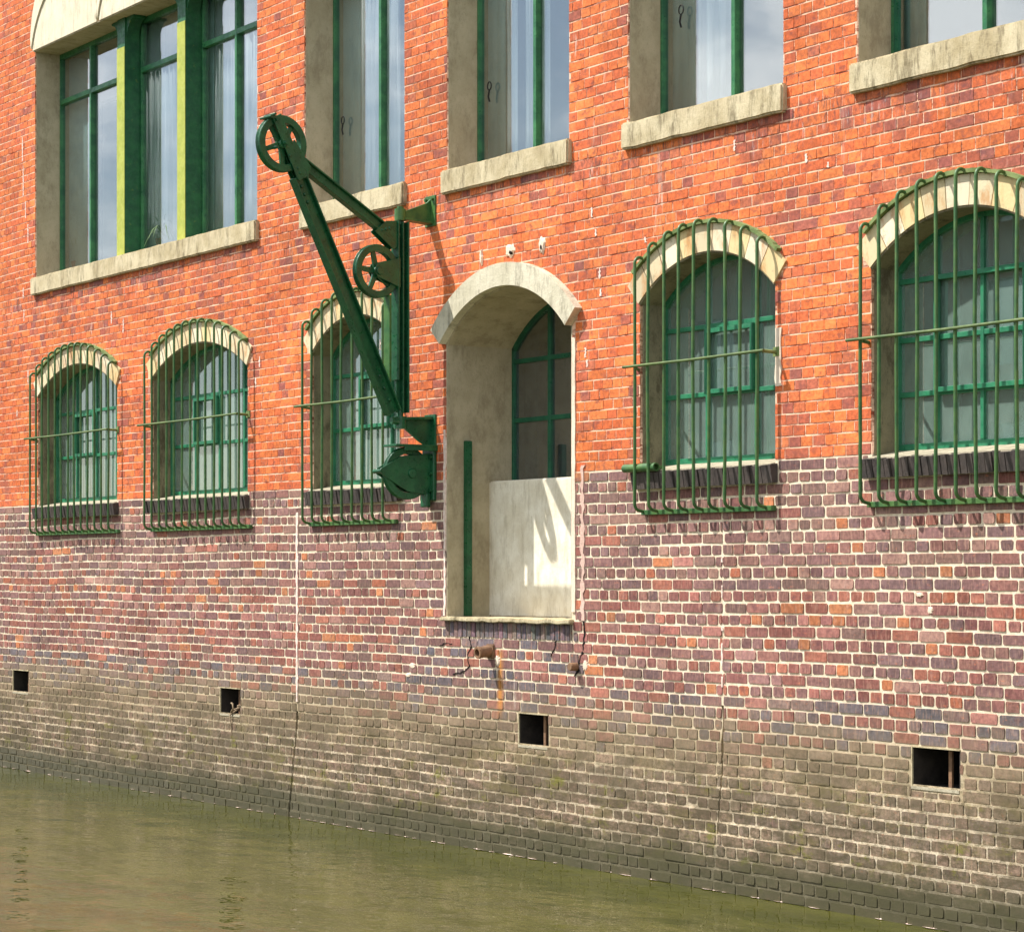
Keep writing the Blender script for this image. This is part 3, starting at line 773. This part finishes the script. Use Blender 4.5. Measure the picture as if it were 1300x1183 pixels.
# ---------------------------------------------------------------- wall crane
XP,YP=-1.128,-.285
JD=Vector((.08,-1,0)).normalized(); JN=Vector((JD.y*-1,JD.x,0))   # JN: sideways
if JN.dot(Vector((1,0,0)))<0: JN=-JN
def PJ(u,v):
    """pixel on the vertical plane of the jib -> (distance along the jib, height)"""
    a=(u-650)/F; d=Vector((FW[0]+a*RT[0],FW[1]+a*RT[1],(729-v)/F)); o=Vector((CX,CY,CZ)); q=Vector((XP,YP,0))
    t=(q-o).dot(JN)/d.dot(JN); p=o+d*t; return (p-q).dot(JD),p.z
MJ=Matrix.Translation((XP,YP,0))@Matrix(((JD.x,JN.x,0,0),(JD.y,JN.y,0,0),(0,0,1,0),(0,0,0,1)))  # local x along jib, y sideways
crane=empty('wall_crane',(XP,0,3.2)); tag(crane,'dark green iron swing crane with three pulley wheels bolted to the wall beside the door','crane')
def cr(mb,name,mat='crane',par=None,bevel=.003):
    o=mb.build(name,MT[mat],par or crane,bevel=bevel)
    if par is None: at_root(o,crane)
    return o
def beam(mb,p,q,h,w,flange=.0,y0=0):
    """bar in jib plane from p to q (a,z): depth h in plane, width w sideways"""
    p=Vector(p);q=Vector(q); d=(q-p).normalized(); n=Vector((-d.y,d.x))*h/2
    pts=[tuple(p+n),tuple(q+n),tuple(q-n),tuple(p-n)]
    mb.prism(pts,y0-w/2,y0+w/2,M=MJ)
    if flange:
        for s in (1,-1):
            m=n*s; t=n.normalized()*s*.012
            mb.prism([tuple(p+m),tuple(q+m),tuple(q+m+t),tuple(p+m+t)],y0-flange/2,y0+flange/2,M=MJ)
def rivets(mb,p,q,n,y,r=.015,M=MJ):
    for k in range(n):
        t=(k+.5)/n; a=p[0]+(q[0]-p[0])*t; z=p[1]+(q[1]-p[1])*t
        mb.lathe([(0,.010),(r*.7,.007),(r,0)],8,M=M@Matrix.Translation((a,y,z))@Matrix.Rotation(PI/2 if y<0 else -PI/2,4,'X'))
def wheel(mb,a,z,rad,M=MJ,y=0,spokes=5,ph=.3,th=.045):
    T=M@Matrix.Translation((a,y,z))@Matrix.Rotation(PI/2,4,'X')
    r1=rad-.055
    prof=[(r1,-th/2),(rad-.006,-th/2),(rad,-th/2+.006),(rad-.014,-.006),(rad-.014,.006),(rad,th/2-.006),(rad-.006,th/2),(r1,th/2)]
    mb.lathe(prof,40,T,closed=True)
    mb.lathe([(0,-.036),(.030,-.036),(.036,-.03),(.036,.03),(.030,.036),(0,.036)],16,T)
    for k in range(spokes):
        an=ph+2*PI*k/spokes
        S=T@Matrix.Rotation(an,4,'Z')
        mb.add([(.03,-.022,-.012),(r1+.004,-.018,-.010),(r1+.004,.018,-.010),(.03,.022,-.012),(.03,-.022,.012),(r1+.004,-.018,.010),(r1+.004,.018,.010),(.03,.022,.012)],
               [(0,3,2,1),(4,5,6,7),(0,1,5,4),(1,2,6,5),(2,3,7,6),(3,0,4,7)],M=S)
zt=PJ(508,282)[1]; zf=PJ(508,524)[1]
s=MB(); 
# post: an H section standing on the foot pivot
s.box(-.006,.006,-.045,.045,zf,zt,M=MJ); s.box(-.055,-.040,-.05,.05,zf,zt,M=MJ); s.box(.040,.052,-.05,.05,zf+.25,zt,M=MJ)
s.box(-.04,.04,-.006,.006,zf,zt,M=MJ)
s.tube([MJ@Vector((0,0,zt-.02)),MJ@Vector((0,0,zt+.10))],.022,12); s.tube([MJ@Vector((0,0,zf-.12)),MJ@Vector((0,0,zf+.02))],.024,12)
rivets(s,(-.02,zf+.05),(-.02,zt-.05),1,.0)
cr(s,'post')
s=MB(); a1=PJ(492,375); a2=PJ(492,486); s.box(a1[0]-.010,a1[0]+.010,-.04,.04,a2[1],a1[1],M=MJ); cr(s,'rear_strap','crane_lit')
# strut (lower, long) and tie (upper)
foot=PJ(499,524); sj=PJ(378,224); headp=PJ(347,152)
s=MB(); beam(s,foot,sj,.095,.014,.085); rivets(s,PJ(392,262),PJ(380,232),3,.012); rivets(s,PJ(496,515),PJ(478,470),3,.012); cr(s,'strut')
ta=PJ(503,304); tb=PJ(381,206)
s=MB(); beam(s,ta,tb,.060,.014,.07,0); cr(s,'tie_bar')
# gusset plates
for y in (.030,-.030):
    g=MB(); pts=[PJ(502,281),PJ(487,281),PJ(473,294),PJ(497,318),PJ(503,312)]
    g.prism(pts,y-.004,y+.004,M=MJ); rivets(g,PJ(494,290),PJ(480,293),3,y*1.15 if y>0 else y*1.15); cr(g,'gusset_plate')
    g=MB(); pts=[PJ(371,178),PJ(392,213),PJ(388,228),PJ(376,226),PJ(362,190)]
    g.prism(pts,y-.004,y+.004,M=MJ); rivets(g,PJ(372,196),PJ(384,224),4,y*1.15); cr(g,'gusset_plate')
for y in (.045,-.045):
    g=MB(); beam(g,PJ(380,228),PJ(347,148),.085,.012,0,y); rivets(g,PJ(366,205),PJ(356,180),2,y+.006 if y>0 else y-.006,.014); rivets(g,PJ(378,224),PJ(372,212),2,y+.006 if y>0 else y-.006,.012); cr(g,'cheek_plate')
# head bolts and cross pin
g=MB(); c=PJ(343,150)
for da,dz in ((.0,.02),(.035,-.0),(-.02,-.02)):
    g.tube([MJ@Vector((c[0]+da,-.075,c[1]+dz)),MJ@Vector((c[0]+da,.075,c[1]+dz))],.010,8)
g.box(c[0]-.05,c[0]+.03,-.06,.06,c[1]-.012,c[1]+.012,M=MJ)
cr(g,'head_bolts')
g=MB(); w1=PJ(357,183); wheel(g,w1[0],w1[1],.213,y=0,ph=.9,th=.06); cr(g,'pulley_wheel',bevel=.002)
g=MB(); c=PJ(345,187); g.tube([MJ@Vector((w1[0],-.09,w1[1])),MJ@Vector((w1[0],.09,w1[1]))],.017,10); g.tube([MJ@Vector((c[0],.03,c[1]-.01)),MJ@Vector((c[0],.085,c[1]-.01))],.013,8); cr(g,'axle')
w2=PJ(477.5,344.5)
g=MB(); wheel(g,w2[0],w2[1],.207,ph=.1,th=.055,spokes=5); cr(g,'pulley_wheel',bevel=.002)
for y in (.043,-.043):
    g=MB(); g.prism([(.03,PJ(503,328)[1]),(w2[0]+.02,w2[1]+.055),(w2[0]+.045,w2[1]),(w2[0]+.02,w2[1]-.045),(.03,PJ(503,366)[1])],y-.005,y+.005,M=MJ)
    g.lathe([(0,.018),(.03,.018),(.034,0)],14,M=MJ@Matrix.Translation((w2[0]+.0,y,w2[1]))@Matrix.Rotation(-PI/2 if y>0 else PI/2,4,'X')); cr(g,'wheel_bracket')
# brackets: local frame of the wall bracket, x outwards from the wall
MW=Matrix.Translation((XP,0,0))@Matrix(((0,1,0,0),(-1,0,0,0),(0,0,1,0),(0,0,0,1)))
def PW(u,v):
    a=(u-650)/F; dx=FW[0]+a*RT[0]; t=(XP-CX)/dx
    return -(CY+t*(FW[1]+a*RT[1])), CZ+t*(729-v)/F
OUT=-YP
zt2=zt+.055
g=MB(); g.prism([(0.012,zt2-.045),(0.012,zt2+.145),(.05,zt2+.11),(OUT-.03,zt2+.028),(OUT-.03,zt2-.03)],-.010,.010,M=MW)
g.prism([(0.012,zt2-.055),(0.012,zt2-.035),(OUT-.02,zt2-.02),(OUT-.02,zt2-.038)],-.045,.045,M=MW)
g.box(0.0,.014,-.075,.075,zt2-.07,zt2+.17,M=MW)
g.tube([MW@Vector((OUT,0,zt2-.045)),MW@Vector((OUT,0,zt2+.045))],.045,16)
g.tube([MW@Vector((OUT,0,zt2+.045)),MW@Vector((OUT,0,zt2+.065))],.026,12)
for q in (-.045,.045): g.tube([MW@Vector((.012,q,zt2+.14)),MW@Vector((.035,q,zt2+.14))],.014,6)
cr(g,'top_bracket','crane_lit')
zf2=zf-.075
g=MB(); g.prism([(0.012,zf2-.20),(0.012,zf2+.05),(OUT-.02,zf2+.035),(OUT-.02,zf2-.035),(.12,zf2-.14)],-.014,.014,M=MW)
g.prism([(0.012,zf2+.03),(0.012,zf2+.052),(OUT-.02,zf2+.04),(OUT-.02,zf2+.02)],-.05,.05,M=MW)
g.box(0.0,.016,-.08,.08,zf2-.21,zf2+.07,M=MW)
g.tube([MW@Vector((OUT,0,zf2-.05)),MW@Vector((OUT,0,zf2+.045))],.050,16)
g.tube([MW@Vector((OUT+.04,.03,zf2+.01)),MW@Vector((OUT+.10,.03,zf2+.01))],[.03,.026],12)
cr(g,'foot_bracket')
# lower winch pulley with triangular guards
c=PW(517,601); ap=PW(478,598)
g=MB(); wheel(g,c[0]+.01,c[1],.205,M=MW,ph=.6,th=.05); cr(g,'winch_wheel',bevel=.002)
for y in (.034,-.034):
    g=MB(); g.prism([(.03,c[1]+.16),(c[0]+.08,c[1]+.13),(ap[0]-.02,ap[1]+.022),(ap[0],ap[1]),(ap[0]-.02,ap[1]-.022),(c[0]+.02,c[1]-.14),(.03,c[1]-.17)],y-.005,y+.005,M=MW)
    g.lathe([(0,.02),(.034,.02),(.04,0)],14,M=MW@Matrix.Translation((c[0]-.02,y,c[1]))@Matrix.Rotation(-PI/2 if y>0 else PI/2,4,'X')); cr(g,'winch_guard')
g=MB(); g.box(0,.035,-.085,.085,c[1]-.21,c[1]+.20,M=MW,bev=.006)
g.tube([MW@Vector((ap[0]-.015,-.06,ap[1])),MW@Vector((ap[0]-.015,.06,ap[1]))],.018,8)
for q in (-.13,0,.13): g.tube([MW@Vector((.03,.055,c[1]+q)),MW@Vector((.055,.055,c[1]+q))],.016,6)
cr(g,'winch_mount')
g=MB(); g.box(.036,.075,-.05,.05,c[1]-.26,c[1]-.15,M=MW,bev=.006); cr(g,'winch_foot')
g=MB(); g.box(.0,.38,-.10,.10,c[1]+.205,c[1]+.222,M=MW); g.box(.0,.30,.085,.10,c[1]+.175,c[1]+.205,M=MW); cr(g,'winch_cover')

# ---------------------------------------------------------------- pipes and small things
c=P(591,560,.178); d=P(591,776,.178)
g=MB(); g.box(x0+.004,x0+.055,.15,.205,DOOR[2]+.006,c[1],bev=.004); o=g.build('green_channel',MT['crane']); 
tag(o,'tall narrow dark green iron channel standing against the left jamb of the loading door','iron channel')
pa=P(793,595,-.10); 
g=MB(); y=-.075; xx=WX(793,y); zz=P(793,595,y)[1]
pts=[(xx,y,zz),(xx+.30,y+.02,zz+.004),(xx+.34,y+.06,zz+.0)]
ro=empty('pipe_stub',(xx+.3,-.02,zz)); tag(ro,'short green open-ended pipe sticking out left from a grille sill, right of the loading door','pipe')
m=MB(); outer=[]; n=18
T=Matrix.Translation((xx,y,zz))@Matrix.Rotation(PI/2,4,'Y')
m.lathe([(.021,.0),(.029,.0),(.029,.36),(.021,.36),(.021,.0)],20,T); at_root(m.build('pipe',MT['grille'],ro),ro)
m=MB(); m.box(xx+.29,xx+.33,y-.01,.0,zz-.012,zz+.012); at_root(m.build('bracket',MT['grille'],ro),ro)
xx,zz=P(612,826,-.1)
ro=empty('drain_spout',(WX(622),0,zz)); tag(ro,'stubby rusty drain spout sticking out of the bricks under the loading door, rust stain below','drain spout')
m=MB(); xc=WX(624)
T=Matrix.Translation((xc,-.13,zz-.015))@Matrix.Rotation(-PI/2,4,'X')@Matrix.Rotation(.12,4,'X')
m.lathe([(.030,0),(.045,0),(.047,.02),(.043,.03),(.043,.12),(.030,.12),(.030,0)],20,T); at_root(m.build('pipe',MT['iron'],ro),ro)
m=MB(); m.box(xc-.055,xc+.055,-.02,.002,zz-.06,zz+.05,bev=.008); at_root(m.build('collar',MT['iron'],ro),ro)
# iron stub at the crack
x_,z_=P(733,846)
g=MB(); T=Matrix.Translation((x_,-.07,z_))@Matrix.Rotation(-PI/2,4,'X'); g.lathe([(0,0),(.026,0),(.030,.008),(.030,.08),(0,.08)],14,T)
tag(g.build('iron_stub',MT['iron']),'small rusty iron stub in the cracked bricks below the right corner of the loading door','iron stub')
# old rope on the bar of the second vent
a,b=VT[1]; xx=a+(b-a)*.64
g=MB(); rr=random.Random(5)
for q in range(3):
    g.tube([(xx+.024*math.cos(t*PI/4+q),.0675+.020*math.sin(t*PI/4+q),.862+q*.012+t*.001) for t in range(9)],.008,6)
g.tube([(xx+.02,.05,.87),(xx-.03,.01,.85),(xx-.005,-.02,.835),(xx+.035,-.02,.87),(xx+.03,-.022,.91),(xx+.0,-.02,.915)],.009,6)
g.tube([(xx+.0,.04,.855),(xx-.01,-.03,.81),(xx+.004,-.026,.73),(xx+.012,-.024,.66),(xx+.03,-.024,.58)],[.008,.008,.006,.004,.002],6)
tag(g.build('rope_end',MT['rope']),'knotted frayed rope end tied to the bar of a small wall vent, tail hanging down','rope')

# ---------------------------------------------------------------- behind the upper glass: curtains, plants, sill clutter
def curtain(x0,x1,label,y=.375,z0=US+.06,z1=UT-.05,amp=.018,waves=9,mat='cloth',name='net_curtain'):
    n=waves*8; mb=MB(); vs=[];fs=[]
    for i in range(n+1):
        t=i/n; yy=y+amp*math.sin(2*PI*waves*t+R.uniform(-.2,.2))
        x=x0+(x1-x0)*t; vs+=[(x,yy,z0+.01*math.sin(t*20)),(x,yy*1.0+.006*math.sin(t*31),z1)]
    for i in range(n): fs.append((2*i,2*i+2,2*i+3,2*i+1))
    mb.add(vs,fs,smooth=True); o=mb.build(name,MT[mat])
    m=o.modifiers.new('cloth_thickness','SOLIDIFY'); m.thickness=.003
    tag(o,label,'curtain','curtains behind the upper windows'); return o
def gy(u,y=.375): return WX(u,y)
curtain(gy(79),gy(116),'plain grey green curtain behind the far left pane of the triple window',mat='pale_blind',amp=.006,waves=3,name='curtain')
curtain(gy(186),gy(226),'white pleated net curtain behind the middle light of the triple window')
curtain(gy(259),gy(272),'narrow pale green curtain behind the right light of the triple window, beside the column',mat='pale_blind',amp=.006,waves=1,name='curtain')
curtain(gy(273),gy(302),'white net curtain left of the slim bar in the right light of the triple window',waves=4)
curtain(gy(312),gy(335),'white net curtain right of the slim bar in the right light of the triple window',waves=4)
curtain(gy(427),gy(458),'flat grey green curtain in the window above the crane jib',mat='pale_blind',amp=.006,waves=2,name='curtain')
curtain(gy(459),gy(486),'white net curtain left of the bar in the window above the crane jib',waves=5)
curtain(gy(489),gy(508),'white net curtain gathered right of the bar in the window above the crane jib',waves=4)
curtain(gy(606),gy(642),'flat grey green curtain in the window above the loading door',mat='pale_blind',amp=.006,waves=2,name='curtain')
curtain(gy(643),gy(657),'bright white strip of net curtain in the window above the loading door',waves=3)
curtain(gy(668),gy(679),'white net curtain just left of the bar in the window above the loading door',waves=3)
curtain(gy(686),gy(699),'slim white net curtain right of the bar in the window above the loading door',waves=3)
curtain(gy(846),gy(884),'flat grey green curtain in the upper window with the long iron stay',mat='pale_blind',amp=.006,waves=2,name='curtain')
curtain(gy(886),gy(934),'translucent white net curtain in the upper window with the long iron stay',waves=6)
curtain(gy(1142),gy(1176),'grey green curtain in the upper window at the right edge',mat='pale_blind',amp=.006,waves=2,name='curtain')
def plant(x,y,z,h,n,label,spread=.6,droop=.2,seed=1,pot=.09):
    rr=random.Random(seed); root=empty('potted_plant',(x,y,z)); tag(root,label,'potted plant')
    m=MB(); m.lathe([(0,0),(pot*.7,0),(pot,.13),(pot*1.06,.13),(pot*1.06,.15),(pot*.9,.15),(pot*.85,.12),(0,.12)],18,Matrix.Translation((x,y,z))); at_root(m.build('pot',MT['pot'],root),root)
    m=MB()
    for k in range(n):
        a=rr.uniform(0,2*PI); L=h*rr.uniform(.6,1.05); sp=spread*rr.uniform(.3,1); w=.012*rr.uniform(.7,1.3); prev=None; s=6; vs=[]
        for t in range(s+1):
            q=t/s; r_=sp*L*q*(1+.3*q); zz=z+.12+L*q-droop*L*q*q*sp*2; ww=w*(1-q)**.7*min(1,.5+q*3)
            px,py=x+r_*math.cos(a),y+r_*math.sin(a)*.5
            vs+=[(px-ww*math.sin(a),py+ww*math.cos(a),zz),(px+ww*math.sin(a),py-ww*math.cos(a),zz)]
        m.add(vs,[(2*t,2*t+1,2*t+3,2*t+2) for t in range(s)],smooth=True)
    at_root(m.build('leaves',MT['leaf'],root),root)
sl=MB(); 
for a,b in UW: sl.box(a,b,.345,.80,US-.02,US+.04)
sl.build('inner_sill',MT['room'],building)
plant(WX(98,.42),.42,US+.041,.38,12,'small spiky potted plant inside the far left pane of the triple window',.45,.1,3,.06)
plant(WX(207,.42),.42,US+.041,.62,46,'bushy potted palm inside the middle light of the triple window',.8,.75,4,.07)
g=MB(); xq=WX(625,.40); 
for q in range(4): g.box(xq-.16+q*.01,xq+.12-q*.015,.37,.50,US+.041+q*.022,US+.060+q*.022,M=None)
tag(g.build('paper_stack',MT['panel']),'low stack of papers on the inner sill of the window above the loading door','papers')

# ---------------------------------------------------------------- water, opposite bank (mirrored in the right hand panes)
w=MB(); w.add([(-900,-900,0),(900,-900,0),(900,60,0),(-900,60,0)],[(0,1,2,3)])
tag(w.build('water',MT['water']),'murky olive green canal water with small ripples','water',kind='structure')
rr=random.Random(77); g=MB(); x=XA
while x<XB:
    d=rr.uniform(.02,.16)
    if rr.random()<.55: g.add([(x,-.085,.004),(x+d*.5,-.088-rr.uniform(.006,.02),.006),(x+d,-.085,.004),(x+d*.5,-.080,.010)],[(0,1,2,3)])
    x+=d+rr.uniform(0,.08)
tag(g.build('foam',MT['lime']),'broken line of white foam specks where the water meets the wall','foam',kind='stuff')
q=MB(); q.box(-120,60,-60,-27,-1,2.2); o=q.build('quay',m_plain('quay_stone',lin(150,140,124),.9,lin(120,112,98),1)); tag(o,'stone quay on the opposite bank','quay',kind='structure')
ob=empty('opposite_warehouse',(-30,-30,2.2)); tag(ob,'dark brick warehouse on the opposite bank, seen only mirrored in the panes','building')
hs=[]; 
for ix in range(9):
    for iz in range(3):
        xa=-47+ix*3.6; za=3.6+iz*3.3; hs.append([(xa,za),(xa,za+2),(xa+1.4,za+2),(xa+1.4,za)])
o=slab_with_holes('wall',[(-49,2.2),(-49,13),(-14,13),(-14,2.2)],hs,-30.4,-30.0,m_plain('dark_brick',lin(96,62,50),.9,lin(74,52,46),2),ob)
at_root(o,ob)
g=MB(); g.box(-49,-14,-31.5,-31.3,2.2,13); at_root(g.build('windows',MT['dark_glass'],ob),ob)
g=MB(); g.box(-49.4,-13.6,-40,-29.7,13,13.5); at_root(g.build('roof',m_plain('slate',lin(82,84,90),.7),ob),ob)

# ---------------------------------------------------------------- light, sky, camera
L=Vector((1.0,1,-1.98)).normalized()
sun=bpy.data.lights.new('sun','SUN'); sun.energy=5; sun.angle=math.radians(.5); sun.color=(1,.965,.915)
so=bpy.data.objects.new('sun',sun); C.objects.link(so); so.rotation_euler=L.to_track_quat('-Z','Y').to_euler()
w=bpy.data.worlds.new('World'); bpy.context.scene.world=w; w.use_nodes=True; t=w.node_tree
bg=t.nodes['Background']; sk=t.nodes.new('ShaderNodeTexSky'); sk.sky_type='NISHITA'; sk.sun_disc=False
sk.sun_elevation=math.asin(-L.z); sk.sun_rotation=math.atan2(-L.x,-L.y)
tc=t.nodes.new('ShaderNodeTexCoord'); mp=t.nodes.new('ShaderNodeMapping'); mp.inputs['Scale'].default_value=(1,1,2.4)
t.links.new(tc.outputs['Generated'],mp.inputs[0])
nn=t.nodes.new('ShaderNodeTexNoise'); nn.inputs['Scale'].default_value=3.1; nn.inputs['Detail'].default_value=7; nn.inputs['Roughness'].default_value=.55
t.links.new(mp.outputs[0],nn.inputs['Vector'])
mr=t.nodes.new('ShaderNodeMapRange'); mr.interpolation_type='SMOOTHSTEP'; mr.inputs[1].default_value=.42; mr.inputs[2].default_value=.56
t.links.new(nn.outputs[0],mr.inputs[0])
mx=t.nodes.new('ShaderNodeMix'); mx.data_type='RGBA'; t.links.new(mr.outputs[0],mx.inputs[0]); t.links.new(sk.outputs[0],mx.inputs[6]); mx.inputs[7].default_value=(14,14.4,15,1)
t.links.new(mx.outputs[2],bg.inputs[0]); bg.inputs[1].default_value=.08
cam=bpy.data.cameras.new('camera'); co=bpy.data.objects.new('camera',cam); C.objects.link(co)
cam.sensor_width=36; cam.lens=36*F/1300; cam.shift_y=(729-591.5)/1300; cam.clip_end=3000; cam.clip_start=.1
co.location=(CX,CY,CZ); co.rotation_euler=(PI/2,0,AL)
sc=bpy.context.scene; sc.camera=co
sc.view_settings.view_transform='Standard'; sc.view_settings.look='None'; sc.view_settings.exposure=.62; sc.view_settings.gamma=1
sc.render.resolution_x=1024; sc.render.resolution_y=931
sc.cycles.max_bounces=8; sc.cycles.transparent_max_bounces=12
